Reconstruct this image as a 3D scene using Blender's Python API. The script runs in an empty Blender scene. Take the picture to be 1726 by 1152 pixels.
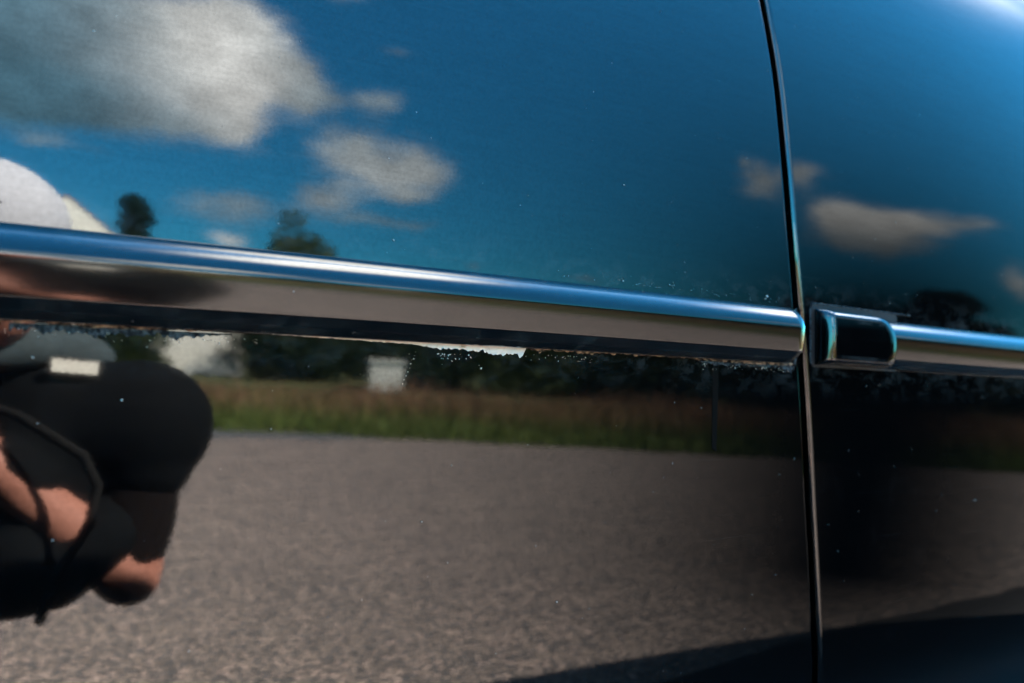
import bpy, bmesh, math, random
import numpy as np
from mathutils import Vector, Matrix
random.seed(7); RNG = np.random.default_rng(7)
R = math.radians
scene = bpy.context.scene
C = scene.collection

# ------------------------------------------------------------------ camera
ZC = 0.70
YAW, PITCH = 37.0, 4.6
CAMLOC = Vector((0.0, -0.55, ZC))
cd = bpy.data.cameras.new('view'); cam = bpy.data.objects.new('view_camera', cd); C.objects.link(cam)
cam.location = CAMLOC
cam.rotation_euler = (R(90 + PITCH), 0, R(-YAW))
cd.sensor_width = 36.0; cd.lens = 36.0 * 1690.0 / 1726.0
cd.clip_start = 0.01; cd.clip_end = 5000
cd.dof.use_dof = True; cd.dof.focus_distance = 0.69
cd.dof.aperture_fstop = cd.lens / 6.3
scene.camera = cam

# ------------------------------------------------------------------ light
SUN = Vector((0.40, 0.56, 0.725)).normalized()
sd = bpy.data.lights.new('sun', 'SUN'); sd.energy = 5.0; sd.angle = R(0.53); sd.color = (1, .95, .87)
so = bpy.data.objects.new('sun', sd); C.objects.link(so)
so.rotation_euler = SUN.to_track_quat('Z', 'Y').to_euler()
EXPOSURE = 4.0
vs = scene.view_settings
vs.view_transform = 'Standard'; vs.look = 'None'; vs.exposure = EXPOSURE; vs.gamma = 1; vs.use_curve_mapping = False
scene.cycles.use_denoising = True
scene.cycles.max_bounces = 5; scene.cycles.diffuse_bounces = 2; scene.cycles.glossy_bounces = 4
scene.cycles.adaptive_threshold = 0.03
scene.cycles.caustics_reflective = False
scene.cycles.caustics_refractive = False
scene.cycles.sample_clamp_indirect = 4

# ------------------------------------------------------------------ node helper
class NT:
    def __init__(s, tree): s.t = tree; s.n = tree.nodes; s.l = tree.links
    def node(s, typ, **kw):
        x = s.n.new(typ)
        for k, v in kw.items(): setattr(x, k, v)
        return x
    def put(s, sock, v):
        if isinstance(v, bpy.types.NodeSocket): s.l.new(v, sock)
        elif v is not None:
            if hasattr(sock.default_value, '__len__') and not hasattr(v, '__len__'):
                v = (v,) * len(sock.default_value)
            if hasattr(sock.default_value, '__len__') and len(sock.default_value) == 4 and len(v) == 3: v = (*v, 1)
            sock.default_value = v
    def m(s, op, a, b=None, c=None, clamp=False):
        x = s.node('ShaderNodeMath', operation=op, use_clamp=clamp)
        s.put(x.inputs[0], a)
        if b is not None: s.put(x.inputs[1], b)
        if c is not None: s.put(x.inputs[2], c)
        return x.outputs[0]
    def v(s, op, a, b=None, scale=None):
        x = s.node('ShaderNodeVectorMath', operation=op)
        s.put(x.inputs[0], a)
        if b is not None: s.put(x.inputs[1], b)
        if scale is not None: s.put(x.inputs['Scale'], scale)
        return x.outputs['Value'] if op in ('DOT_PRODUCT', 'LENGTH', 'DISTANCE') else x.outputs['Vector']
    def mix(s, f, a, b, blend='MIX'):
        x = s.node('ShaderNodeMix', data_type='RGBA', blend_type=blend)
        s.put(x.inputs[0], f); s.put(x.inputs[6], a); s.put(x.inputs[7], b)
        return x.outputs[2]
    def noise(s, vec, scale, detail=3, rough=.5, dist=0, col=False):
        x = s.node('ShaderNodeTexNoise')
        if vec is not None: s.l.new(vec, x.inputs['Vector'])
        s.put(x.inputs['Scale'], scale); x.inputs['Detail'].default_value = detail
        x.inputs['Roughness'].default_value = rough; x.inputs['Distortion'].default_value = dist
        return x.outputs['Color' if col else 'Fac']
    def ramp(s, f, a, b, lo=0, hi=1, smooth=True):
        x = s.node('ShaderNodeMapRange', interpolation_type='SMOOTHSTEP' if smooth else 'LINEAR')
        s.put(x.inputs[0], f); s.put(x.inputs[1], a); s.put(x.inputs[2], b); s.put(x.inputs[3], lo); s.put(x.inputs[4], hi)
        return x.outputs[0]
    def sep(s, v):
        x = s.node('ShaderNodeSeparateXYZ'); s.l.new(v, x.inputs[0]); return x.outputs
    def comb(s, x_, y_, z_):
        x = s.node('ShaderNodeCombineXYZ')
        s.put(x.inputs[0], x_); s.put(x.inputs[1], y_); s.put(x.inputs[2], z_); return x.outputs[0]

# ------------------------------------------------------------------ sky with drifting cumulus (azimuth, elevation, half widths, density, tone)
CLOUDS = [(17.7, 25.7, 3.5, 3.67, 1, 1), (19.7, 22.4, 2.5, 3.84, 1, 1), (16.0, 21.3, 4.1, 3.5, 1, 0.78), (12.6, 25.1, 4.4, 4.02, 1, 0.5), (7.5, 23.9, 5.1, 3.82, 1, 0.2), (8.4, 19.3, 5.8, 2.63, 1, 0.12), (13.8, 18.2, 3.9, 1.49, 0.8, 0.42), (19.0, 18.8, 1.7, 1.32, 0.8, 0.8), (22.6, 24.0, 2.3, 2.2, 0.85, 0.72), (24.4, 22.1, 1.5, 2.3, 0.85, 0.6), (26.5, 21.6, 3.0, 1.1, 0.55, 0.5), (29.6, 21.7, 1.5, 1.3, 0.66, 0.55), (27.4, 17.5, 2.5, 1.89, 0.85, 0.62), (29.0, 15.3, 3.1, 1.9, 0.95, 0.7), (32.1, 16.2, 2.0, 1.91, 0.8, 0.66), (30.5, 13.4, 1.9, 0.85, 0.6, 0.55), (25.0, 12.9, 1.9, 1.6, 0.85, 0.6), (19.0, 11.3, 3.2, 1.4, 0.85, 0.5), (27.3, 10.9, 2.8, 0.8, 0.6, 0.42), (30.8, 10.5, 2.0, 0.6, 0.55, 0.42), (28.8, 30.7, 2.1, 0.76, 0.6, 0.5), (31.4, 26.6, 1.2, 0.55, 0.5, 0.5), (7.8, 14.9, 2.4, 0.8, 0.6, 0.5), (5.5, 17.6, 5.5, 1.7, .9, .14), (20.8, 27.6, 2.8, 2.6, .9, .82), (4, 27, 5, 4, .9, .2), (19.2, 8.5, 1.5, 0.68, 0.85, 0.9), (34.3, 7.9, 0.6, 0.46, 0.5, 0.5), (42.7, 6.8, 1.9, 0.35, 0.5, 0.5), (56.8, 16.1, 1.7, 2.0, 0.85, 0.65), (60.2, 16.7, 1.7, 1.3, 0.9, 0.75), (61.8, 13.1, 2.5, 1.25, 1.0, 0.92), (64.1, 12.2, 2.7, 1.2, 1.1, 0.97), (62.0, 10.7, 2.5, 1.1, 0.85, 0.6), (67.7, 12.4, 1.3, 0.6, 0.6, 0.6), (55.7, 18.0, 0.5, 0.49, 0.7, 0.5), (68.4, 8.2, 0.9, 1.4, 0.9, 0.8),
          (71, 62, 24, 8, 1.6, 1.0), (-40, 30, 9, 5, .9, .7), (-75, 18, 10, 4, .9, .7), (120, 16, 9, 3, .9, .7), (160, 25, 12, 5, .9, .7), (-130, 22, 10, 4, .9, .7)]  # first entry: unseen high cloud added for the white streak on the moulding
world = bpy.data.worlds.new('World'); scene.world = world; world.use_nodes = True
world.cycles.sampling_method = 'NONE'
w = NT(world.node_tree); w.n.clear()
sky = w.node('ShaderNodeTexSky', sky_type='NISHITA'); sky.sun_disc = False
sky.sun_elevation = math.asin(SUN.z); sky.sun_rotation = math.atan2(SUN.x, SUN.y)
sky.air_density = 1.0; sky.dust_density = 0.3; sky.ozone_density = 3.0
skycol = w.mix(1.0, sky.outputs[0], (0.14, 0.77, 0.95), 'MULTIPLY')
tc = w.node('ShaderNodeTexCoord'); D = tc.outputs['Generated']
X, Y, Z = w.sep(D)
wob = w.noise(D, 7, 5, .55, 0, True)
wob = w.v('SCALE', w.v('SUBTRACT', wob, (.5, .5, .5)), None, 5.0)
wx, wy, wz = w.sep(wob)
az = w.m('ADD', w.m('MULTIPLY', w.m('ARCTAN2', X, w.m('MULTIPLY', Y, -1)), 57.29578), wx)
el = w.m('ADD', w.m('MULTIPLY', w.m('ARCSINE', Z), 57.29578), w.m('MULTIPLY', wy, .7))
dens = None; tone = None
for a0, e0, ra, re, am, gr in CLOUDS:
    da = w.m('MULTIPLY', w.m('SUBTRACT', az, a0), 1 / ra)
    de = w.m('MULTIPLY', w.m('SUBTRACT', el, e0), 1 / re)
    q = w.m('MULTIPLY_ADD', da, da, w.m('MULTIPLY', de, de))
    g = w.m('MULTIPLY', w.m('EXPONENT', w.m('MULTIPLY', q, -1.0)), am)
    dens = g if dens is None else w.m('ADD', dens, g)
    gt = w.m('MULTIPLY', g, gr)
    tone = gt if tone is None else w.m('ADD', tone, gt)
tone = w.m('DIVIDE', tone, w.m('ADD', dens, .02))
fine = w.noise(w.v('MULTIPLY', D, (1, 1, 1.6)), 34, 9, .68, .5)
dd = w.m('ADD', dens, w.m('MULTIPLY', w.m('SUBTRACT', fine, .5), 1.05))
mask = w.ramp(dd, .10, 1.15)
veil = w.v('DOT_PRODUCT', D, tuple(SUN))
veil = w.m('POWER', w.m('MAXIMUM', veil, 0), 18)
cloudcol = w.mix(w.m('POWER', tone, 2.0), (.7, 1.9, 2.7), (10.6, 10.5, 10.0))
billow = w.ramp(w.noise(D, 15, 6, .58, .2), .28, .7, .70, 1.14)
cloudcol = w.v('SCALE', cloudcol, None, billow)
col = w.mix(mask, skycol, cloudcol)
ga = w.m('MULTIPLY', w.m('SUBTRACT', w.m('SUBTRACT', az, wx), 89), 1 / 6.5); ge = w.m('MULTIPLY', w.m('SUBTRACT', w.m('SUBTRACT', el, w.m('MULTIPLY', wy, .7)), 34), 1 / 4.2)
glow = w.m('EXPONENT', w.m('MULTIPLY', w.m('MULTIPLY_ADD', ga, ga, w.m('MULTIPLY', ge, ge)), -1))   # bright sky patch added to whiten the wing's upper corner
col = w.mix(w.m('MULTIPLY', glow, .96), col, (15, 15, 15))
col = w.mix(w.m('MULTIPLY', veil, .8), col, (18, 18.3, 18.3))
bg = w.node('ShaderNodeBackground'); bg.inputs['Strength'].default_value = 0.06
w.l.new(col, bg.inputs['Color'])
wo = w.node('ShaderNodeOutputWorld'); w.l.new(bg.outputs[0], wo.inputs[0])

# ------------------------------------------------------------------ materials
def mat(name):
    m_ = bpy.data.materials.new(name); m_.use_nodes = True
    t = NT(m_.node_tree); t.n.clear()
    return m_, t
def out(t, sh): t.l.new(sh, t.node('ShaderNodeOutputMaterial').inputs['Surface'])
def principled(name, col, rough=.6, spec=.3, metallic=0, coln=None, bump=None):
    m_, t = mat(name); b = t.node('ShaderNodeBsdfPrincipled')
    t.put(b.inputs['Base Color'], col); t.put(b.inputs['Roughness'], rough)
    b.inputs['Specular IOR Level'].default_value = spec; b.inputs['Metallic'].default_value = metallic
    if coln: t.put(b.inputs['Base Color'], coln(t))
    if bump: t.put(b.inputs['Normal'], bump(t))
    out(t, b.outputs[0]); return m_
def objco(t): return t.node('ShaderNodeTexCoord').outputs['Object']
def bumpn(t, h, dist, strength=1):
    b = t.node('ShaderNodeBump'); b.inputs['Strength'].default_value = strength; b.inputs['Distance'].default_value = dist
    t.put(b.inputs['Height'], h); return b.outputs[0]

def lacquer(name, ior, base, rough, peel, wave, haze, ppart=1.03, boost=1.0, spots=True):
    """Old black lacquer under polarised daylight: Fresnel reflectance that dips at the Brewster angle."""
    m_, t = mat(name)
    P = objco(t)
    geo = t.node('ShaderNodeNewGeometry')
    n1 = t.v('SUBTRACT', t.noise(P, 620, 2, .5, 0, True), (.5, .5, .5))
    n2 = t.v('SUBTRACT', t.noise(P, 38, 2, .5, 0, True), (.5, .5, .5))
    N = t.v('ADD', geo.outputs['Normal'], t.v('ADD', t.v('SCALE', n1, None, peel), t.v('SCALE', n2, None, wave)))
    N = t.v('NORMALIZE', N)
    I = geo.outputs['Incoming']
    c = t.m('MAXIMUM', t.m('ABSOLUTE', t.v('DOT_PRODUCT', I, N)), .02)
    s2 = t.m('SUBTRACT', 1.0, t.m('MULTIPLY', c, c))
    ct = t.m('SQRT', t.m('SUBTRACT', 1.0, t.m('MULTIPLY', s2, 1 / ior ** 2)))
    nct = t.m('MULTIPLY', ct, ior); nc = t.m('MULTIPLY', c, ior)
    rs = t.m('DIVIDE', t.m('SUBTRACT', c, nct), t.m('ADD', c, nct)); rs = t.m('MULTIPLY', rs, rs)
    rp = t.m('DIVIDE', t.m('SUBTRACT', nc, ct), t.m('ADD', nc, ct)); rp = t.m('MULTIPLY', rp, rp)
    sv = t.v('NORMALIZE', t.v('CROSS_PRODUCT', I, N)); sz = t.v('DOT_PRODUCT', sv, (.06, -.02, .998))
    wp = t.m('MINIMUM', t.m('MULTIPLY', t.m('MULTIPLY', sz, sz), ppart), 1.0)
    # near head-on the plane of incidence loses its meaning and both reflectances agree
    refl = t.m('ADD', t.m('MULTIPLY', rp, wp), t.m('MULTIPLY', rs, t.m('SUBTRACT', 1.0, wp)))
    tex = t.m('ADD', t.ramp(t.noise(P, 430, 3, .7), .3, .7, .90, 1.08), t.ramp(t.noise(t.v('MULTIPLY', P, (14, 14, 520)), 1.0, 3, .7), .3, .7, -.05, .05))
    refl = t.m('MULTIPLY', t.m('MULTIPLY', refl, boost), tex)          # fine dulling of the aged surface
    gl = t.node('ShaderNodeBsdfGlossy'); gl.distribution = 'GGX'
    t.put(gl.inputs['Roughness'], rough); t.put(gl.inputs['Normal'], N)
    t.put(gl.inputs['Color'], t.comb(refl, refl, refl))
    # wiping scratches along the panel and pinhead dust
    sc = t.noise(t.v('MULTIPLY', P, (5, 5, 900)), 1.0, 2, .6)
    scr = t.ramp(sc, .60, .78)
    patch = t.ramp(t.noise(P, 9, 2), .42, .68)
    dcol = t.mix(t.m('MULTIPLY', scr, patch), base, tuple(min(1, b * 1 + haze * k) for b, k in zip(base, (.75, 1, 1.1))))
    grime = t.ramp(t.noise(P, 24, 6, .65), .55, .8)
    dcol = t.mix(t.m('MULTIPLY', grime, .5), dcol, tuple(b + haze * .35 for b in base))
    if spots:
        # grey road film caught above the moulding and below its edge, and faint water marks
        px_, py_, pz_ = t.sep(P)
        band = t.m('MULTIPLY', t.ramp(pz_, .835, .802), t.m('GREATER_THAN', pz_, .79))
        band = t.m('ADD', band, t.m('MULTIPLY', t.ramp(pz_, .715, .750), t.m('LESS_THAN', pz_, .76)))
        film = t.m('MULTIPLY', band, t.ramp(t.noise(t.v('MULTIPLY', P, (1, 1, 1.8)), 42, 6, .7, .4), .44, .72))
        dcol = t.mix(t.m('MULTIPLY', film, .8), dcol, (.013, .0165, .018))
        mark = t.ramp(t.noise(P, 210, 5, .75), .64, .76)
        dcol = t.mix(t.m('MULTIPLY', mark, t.ramp(t.noise(P, 14, 2), .4, .65)), dcol, (.007, .009, .010))
        vo = t.node('ShaderNodeTexVoronoi'); t.l.new(P, vo.inputs['Vector']); vo.inputs['Scale'].default_value = 95
        cr = t.sep(vo.outputs['Color'])
        sp = t.m('MULTIPLY', t.m('LESS_THAN', vo.outputs['Distance'], .055), t.m('GREATER_THAN', cr[0], .86))
        dcol = t.mix(sp, dcol, (.09, .1, .1))
    df = t.node('ShaderNodeBsdfDiffuse'); t.put(df.inputs['Color'], dcol)
    ad = t.node('ShaderNodeAddShader'); t.l.new(gl.outputs[0], ad.inputs[0]); t.l.new(df.outputs[0], ad.inputs[1])
    out(t, ad.outputs[0]); return m_

M = {}
M['paint'] = lacquer('black_lacquer', 1.66, (.0006, .0008, .0010), .035, .0055, .0014, .0045)
M['trim'] = lacquer('moulding_lacquer', 1.62, (.0012, .0013, .0015), .12, .005, .0016, .005, ppart=.9, boost=.88)
M['rubber'] = principled('black_rubber', (.006, .006, .007), .7, .2)
M['inner'] = principled('dark_cavity', (.004, .004, .004), .9, 0)
M['glass'] = principled('tinted_glass', (.006, .008, .009), .04, .5)
M['chrome'] = principled('dull_chrome', (.45, .46, .47), .18, .5, 1)
M['primer'] = principled('white_primer', (.8, .8, .8), .8, .1,
    coln=lambda t: t.mix(t.ramp(t.noise(objco(t), 160, 4, .6), .52, .75), (.52, .47, .41), (.30, .20, .13)))
M['crust'] = principled('chalky_sealant', (.15, .2, .23), .9, .05,
    coln=lambda t: t.mix(t.ramp(t.noise(objco(t), 420, 4, .7), .4, .65), (.003, .0045, .006), (.045, .06, .068)))
M['rust'] = principled('rusty_edge', (.2, .12, .07), .9, .05,
    coln=lambda t: t.mix(t.ramp(t.noise(t.v('MULTIPLY', objco(t), (1, 1, 3)), 110, 5, .7), .42, .66), (.012, .010, .009), (.34, .23, .15)))
M['dust'] = principled('pale_dust', (.3, .32, .32), .9, .05)
M['streak'] = principled('dried_drip', (.0042, .0042, .0040), .9, 0)

# ------------------------------------------------------------------ mesh helpers
def mesh_obj(name, verts, faces, m_=None, parent=None, smooth=True):
    me = bpy.data.meshes.new(name); me.from_pydata([tuple(map(float, v)) for v in verts], [], [tuple(map(int, f)) for f in faces])
    if m_: me.materials.append(m_)
    if smooth: me.polygons.foreach_set('use_smooth', [True] * len(me.polygons))
    me.update()
    o = bpy.data.objects.new(name, me); C.objects.link(o)
    if parent: o.parent = parent
    return o
def grid_obj(name, V, m_, parent=None, flip=False, close_u=False):
    """V: array rows x cols x 3"""
    nr, ncol = V.shape[:2]
    idx = np.arange(nr * ncol).reshape(nr, ncol)
    if close_u: idx = np.hstack([idx, idx[:, :1]])
    a, b, c, d = idx[:-1, :-1], idx[:-1, 1:], idx[1:, 1:], idx[1:, :-1]
    F = np.stack([a, b, c, d], -1).reshape(-1, 4)
    if flip: F = F[:, ::-1]
    return mesh_obj(name, V.reshape(-1, 3), F, m_, parent)
def empty(name, loc=(0, 0, 0), rz=0):
    o = bpy.data.objects.new(name, None); C.objects.link(o); o.location = loc; o.rotation_euler = (0, 0, rz); return o
def tag(o, label=None, cat=None, group=None, kind=None):
    for k, v in (('label', label), ('category', cat), ('group', group), ('kind', kind)):
        if v: o[k] = v
    return o
def bm_obj(name, bm, m_, parent=None, smooth=False):
    me = bpy.data.meshes.new(name); bm.to_mesh(me); bm.free()
    if m_: me.materials.append(m_)
    if smooth: me.polygons.foreach_set('use_smooth', [True] * len(me.polygons))
    o = bpy.data.objects.new(name, me); C.objects.link(o)
    if parent: o.parent = parent
    return o
def box(bm, lo, hi):
    m4 = Matrix.Translation([(a + b) / 2 for a, b in zip(lo, hi)]) @ Matrix.Diagonal([b - a for a, b in zip(lo, hi)] + [1])
    bmesh.ops.create_cube(bm, size=1, matrix=m4)
def tube(name, pts, r, m_, parent=None, n=10, radii=None):
    pts = [Vector(p) for p in pts]; rows = []
    for i, p in enumerate(pts):
        d = (pts[min(i + 1, len(pts) - 1)] - pts[max(i - 1, 0)]).normalized()
        a = d.cross(Vector((0.13, .31, .94))).normalized(); b = d.cross(a)
        rr = radii[i] if radii else r
        rows.append([p + (a * math.cos(2 * math.pi * k / n) + b * math.sin(2 * math.pi * k / n)) * rr for k in range(n)])
    rows = [[pts[0]] * n] + rows + [[pts[-1]] * n]
    return grid_obj(name, np.array([[tuple(v) for v in r_] for r_ in rows]), m_, parent, close_u=True)

# ------------------------------------------------------------------ ground, road, verge
M['soil'] = principled('verge_soil', (.06, .07, .03), .95, .05,
    coln=lambda t: t.mix(t.noise(objco(t), 1.3, 5, .6), (.035, .05, .018), (.10, .095, .045)))
def road_col(t):
    P = objco(t)
    vo = t.node('ShaderNodeTexVoronoi'); t.l.new(P, vo.inputs['Vector']); vo.inputs['Scale'].default_value = 80
    r, g, b = t.sep(vo.outputs['Color'])
    stone = t.mix(t.ramp(r, 0, 1, 0, 1, False), (.225, .178, .145), (.41, .32, .262))
    stone = t.mix(t.m('GREATER_THAN', g, .82), stone, (.55, .41, .34))
    stone = t.mix(t.m('GREATER_THAN', b, .80), stone, (.085, .085, .088))
    stone = t.mix(t.ramp(vo.outputs['Distance'], .38, .62), stone, (.09, .08, .075))
    big = t.noise(P, .9, 4, .6)
    return t.mix(1.0, stone, t.mix(big, (.85, .84, .84), (1.15, 1.12, 1.1)), 'MULTIPLY')
def road_bump(t):
    vo = t.node('ShaderNodeTexVoronoi'); t.l.new(objco(t), vo.inputs['Vector']); vo.inputs['Scale'].default_value = 80
    return bumpn(t, vo.outputs['Distance'], .006, -1.0) if False else bumpn(t, t.m('SUBTRACT', 1, vo.outputs['Distance']), .005)
M['road'] = principled('chip_seal', (.2, .18, .17), .85, .2, coln=road_col, bump=road_bump)
M['path'] = principled('footway_asphalt', (.07, .075, .08), .9, .1,
    coln=lambda t: t.mix(t.noise(objco(t), 60, 4, .7), (.045, .048, .052), (.11, .115, .12)))
def sheet(name, pts, z, m_):
    bm = bmesh.new(); f = bm.faces.new([bm.verts.new((x, y, z)) for x, y in pts]); bm.normal_update()
    if f.normal.z < 0: f.normal_flip()
    bmesh.ops.triangulate(bm, faces=bm.faces[:])
    return tag(bm_obj(name, bm, m_), kind='structure')
n = 64
sheet('ground', [(2500 * math.cos(2 * math.pi * k / n), 2500 * math.sin(2 * math.pi * k / n)) for k in range(n)], -.03, M['soil'])
EDGE = [(-40, -6.3), (-6, -5.9), (1.5, -5.67), (2.66, -5.5), (3.65, -5.33), (4.4, -4.83), (5.24, -4.23), (6.13, -3.6), (6.75, -2.95), (7.4, -2.4), (10, -.3), (14, 3.4), (30, 20)]
def jitter(pts, step, amp):
    r = []
    for (x0, y0), (x1, y1) in zip(pts, pts[1:]):
        k = max(1, min(60, int(math.hypot(x1 - x0, y1 - y0) / step)))
        for i in range(k):
            a = i / k; r.append((x0 + (x1 - x0) * a + random.uniform(-amp, amp), y0 + (y1 - y0) * a + random.uniform(-amp, amp)))
    return r + [pts[-1]]
edge_j = [(x + .06 * math.sin(x * 7.3) * math.sin(x * 2.9 + y), y + .07 * math.sin(x * 5.1 + y * 3) * math.sin(x * 1.7)) for x, y in jitter(EDGE, .06, .035)]
sheet('road', edge_j + [(30, 30), (-40, 30)], 0.0, M['road'])
sheet('path', [(-40, -6.28), (1.5, -5.66), (2.66, -5.45), (3.55, -5.3), (3.2, -5.7), (2.4, -6.1), (1.5, -6.4), (-40, -7.3)], -.004, M['path'])

M['strip_shade'] = principled('shade_dark_asphalt', (.03, .03, .03), .9, .1,
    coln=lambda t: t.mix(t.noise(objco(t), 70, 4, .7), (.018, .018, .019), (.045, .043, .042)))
sheet('added_shade_strip', jitter([(-9, -.72), (3.0, -.70), (9, -.66)], .12, .012) + [(9, 2.6), (-9, 2.6)], .004, M['strip_shade'])  # dark sheet added to deepen the shade under and beside the car
def edge_frame(s):
    """point and outward normal along the verge edge, s in metres from x=-1"""
    pts = [(-3, -5.8)] + EDGE[2:12]
    for (x0, y0), (x1, y1) in zip(pts, pts[1:]):
        L_ = math.hypot(x1 - x0, y1 - y0)
        if s <= L_: break
        s -= L_
    ux, uy = (x1 - x0) / L_, (y1 - y0) / L_
    return x0 + ux * s, y0 + uy * s, uy, -ux
def grass(name, count, d0, d1, h0, h1, wid, label, m_, lean=.35, offs=0.0):
    v = []; f = []
    for i in range(count):
        s = random.uniform(0, 21); d = d0 + (d1 - d0) * random.random() ** 1.2
        x, y, nx, ny = edge_frame(s)
        if x < 3.4: d += .75 * min(1, (3.4 - x) / .6)
        tw = random.uniform(-.45, .45); nx, ny = nx * math.cos(tw) - ny * math.sin(tw), nx * math.sin(tw) + ny * math.cos(tw)
        x += nx * d + random.gauss(0, .06); y += ny * d + random.gauss(0, .06)
        h = random.uniform(h0, h1) * (0.75 + .5 * (math.sin(x * 1.9 + y) * .5 + .5) * random.random() + .1 * math.sin(x * 5.1))
        a = random.uniform(0, 6.283); cx, cy = math.cos(a) * wid, math.sin(a) * wid
        lx, ly = random.gauss(0, lean) * h, random.gauss(0, lean) * h
        k = len(v)
        v += [(x - cx, y - cy, -.03 + offs * h), (x + cx, y + cy, -.03 + offs * h), (x + lx * .35 + cx * .8, y + ly * .35 + cy * .8, h * .6), (x + lx * .35 - cx * .8, y + ly * .35 - cy * .8, h * .6), (x + lx, y + ly, h)]
        f += [(k, k + 1, k + 2, k + 3), (k + 3, k + 2, k + 4)]
    o = mesh_obj(name, v, f, m_, smooth=False)
    return tag(o, label, 'grass', kind='stuff')
def leafmat(name, a, b, extra=None):
    m_, t = mat(name)
    g = t.node('ShaderNodeNewGeometry').outputs['Random Per Island']
    c = t.mix(g, a, b)
    if extra: c = t.mix(t.ramp(t.sep(objco(t))[2], extra[0], extra[1]), c, t.mix(g, extra[2], extra[3]))
    b_ = t.node('ShaderNodeBsdfPrincipled'); t.put(b_.inputs['Base Color'], c); b_.inputs['Roughness'].default_value = .6
    b_.inputs['Specular IOR Level'].default_value = .2
    tr = t.node('ShaderNodeBsdfTranslucent'); t.put(tr.inputs['Color'], c)
    mx = t.node('ShaderNodeMixShader'); mx.inputs[0].default_value = .3
    t.l.new(b_.outputs[0], mx.inputs[1]); t.l.new(tr.outputs[0], mx.inputs[2]); out(t, mx.outputs[0]); return m_
M['turf'] = leafmat('short_turf', (.09, .14, .03), (.16, .19, .05))
M['straw'] = leafmat('tall_dry_grass', (.10, .14, .035), (.20, .18, .065), (.07, .28, (.19, .098, .055), (.28, .15, .085)))
M['leafA'] = leafmat('hedge_leaf', (.012, .028, .014), (.035, .055, .022))
M['leafB'] = leafmat('tree_leaf', (.03, .055, .018), (.08, .10, .03))
M['leafC'] = leafmat('pale_leaf', (.06, .09, .03), (.13, .15, .05))
M['bark'] = principled('bark', (.06, .045, .03), .9, .1)
grass('short_grass', 18000, .10, 1.3, .05, .19, .006, 'short green grass along the road edge', M['turf'])
grass('tall_grass', 26000, .55, 4.2, .24, .44, .006, 'tall grass gone to brown seed on the verge', M['straw'], .20)

# ------------------------------------------------------------------ shrubs and trees beyond the verge
def leaves(name, blobs, per, size, m_, parent):
    v = []; f = []
    for (cx, cy, cz, rx, ry, rz) in blobs:
        for _ in range(int(per)):
            u = Vector((random.gauss(0, 1), random.gauss(0, 1), random.gauss(0, 1))).normalized() * random.uniform(.55, 1.05)
            p = Vector((cx + u.x * rx, cy + u.y * ry, cz + u.z * rz))
            a = Vector((random.gauss(0, 1), random.gauss(0, 1), random.gauss(0, 1))).normalized(); b = a.orthogonal().normalized()
            s = size * random.uniform(.6, 1.3); k = len(v)
            v += [p - a * s, p + b * s * .5, p + a * s, p - b * s * .5]; f.append((k, k + 1, k + 2, k + 3))
    return tag(mesh_obj(name, v, f, m_, parent, smooth=False), kind='stuff')
def polar(azd, d): return (d * math.sin(R(azd)), -d * math.cos(R(azd)))
def tree(name, label, azd, d, h, crown_w, trunk_h, m_, cat='tree', group=None, nb=16, per=330, size=.09, boxy=False):
    x, y = polar(azd, d); t = empty(name, (x, y, -.03)); tag(t, label, cat, group)
    blobs = []
    for i in range(nb):
        a = random.uniform(0, 6.283); q = random.random() ** .5
        zz = trunk_h + (h - trunk_h) * random.uniform(.12, .88)
        wz = 1.0 if boxy else math.sin(math.pi * min(1, max(.15, (zz - trunk_h) / (h - trunk_h) * .85 + .12)))
        r_ = crown_w * .5 * q * wz * .75; s = crown_w * random.uniform(.16, .27) * .9
        if boxy: s = crown_w * .36; r_ = crown_w * random.uniform(0, .16)
        zz = min(zz, h - s * .8)
        if boxy: zz = trunk_h + (h - trunk_h - s * .8) * (i + .5) / nb
        blobs.append((math.cos(a) * r_, math.sin(a) * r_, zz, s, s, s * .8))
    tube('trunk', [(0, 0, 0), (.05 * h * .2, 0, h * .35), (0, .02 * h, h * .7)], 1, M['bark'], t, 8, [h * .028, h * .02, h * .008])
    for i in range(5):
        b = random.choice(blobs)
        tube('limb', [(0, 0, h * random.uniform(.25, .5)), (b[0] * .5, b[1] * .5, b[2] * .8), b[:3]], 1, M['bark'], t, 6, [h * .012, h * .008, h * .004])
    leaves('crown', blobs, per, size, m_, t)
    return t
tree('clipped_conifer', 'narrow dark conifer clipped square beside the white gable house', 14.15, 20.5, 5.1, .86, .1, M['leafA'], nb=34, per=520, size=.055, boxy=True)
tree('garden_tree', 'loose green garden tree to the right of the conifer', 23.9, 24, 6.0, 2.5, .5, M['leafC'], nb=34, per=120, size=.085)
tree('low_tree', 'low dark tree left of the broad bush near the road bend', 59.4, 22, 3.5, 2.0, .2, M['leafA'], nb=20, per=300)
tree('broad_bush', 'broad dark bush standing over the road bend', 65.6, 21, 3.45, 2.3, .1, M['leafA'], cat='bush', nb=26, per=340)
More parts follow.
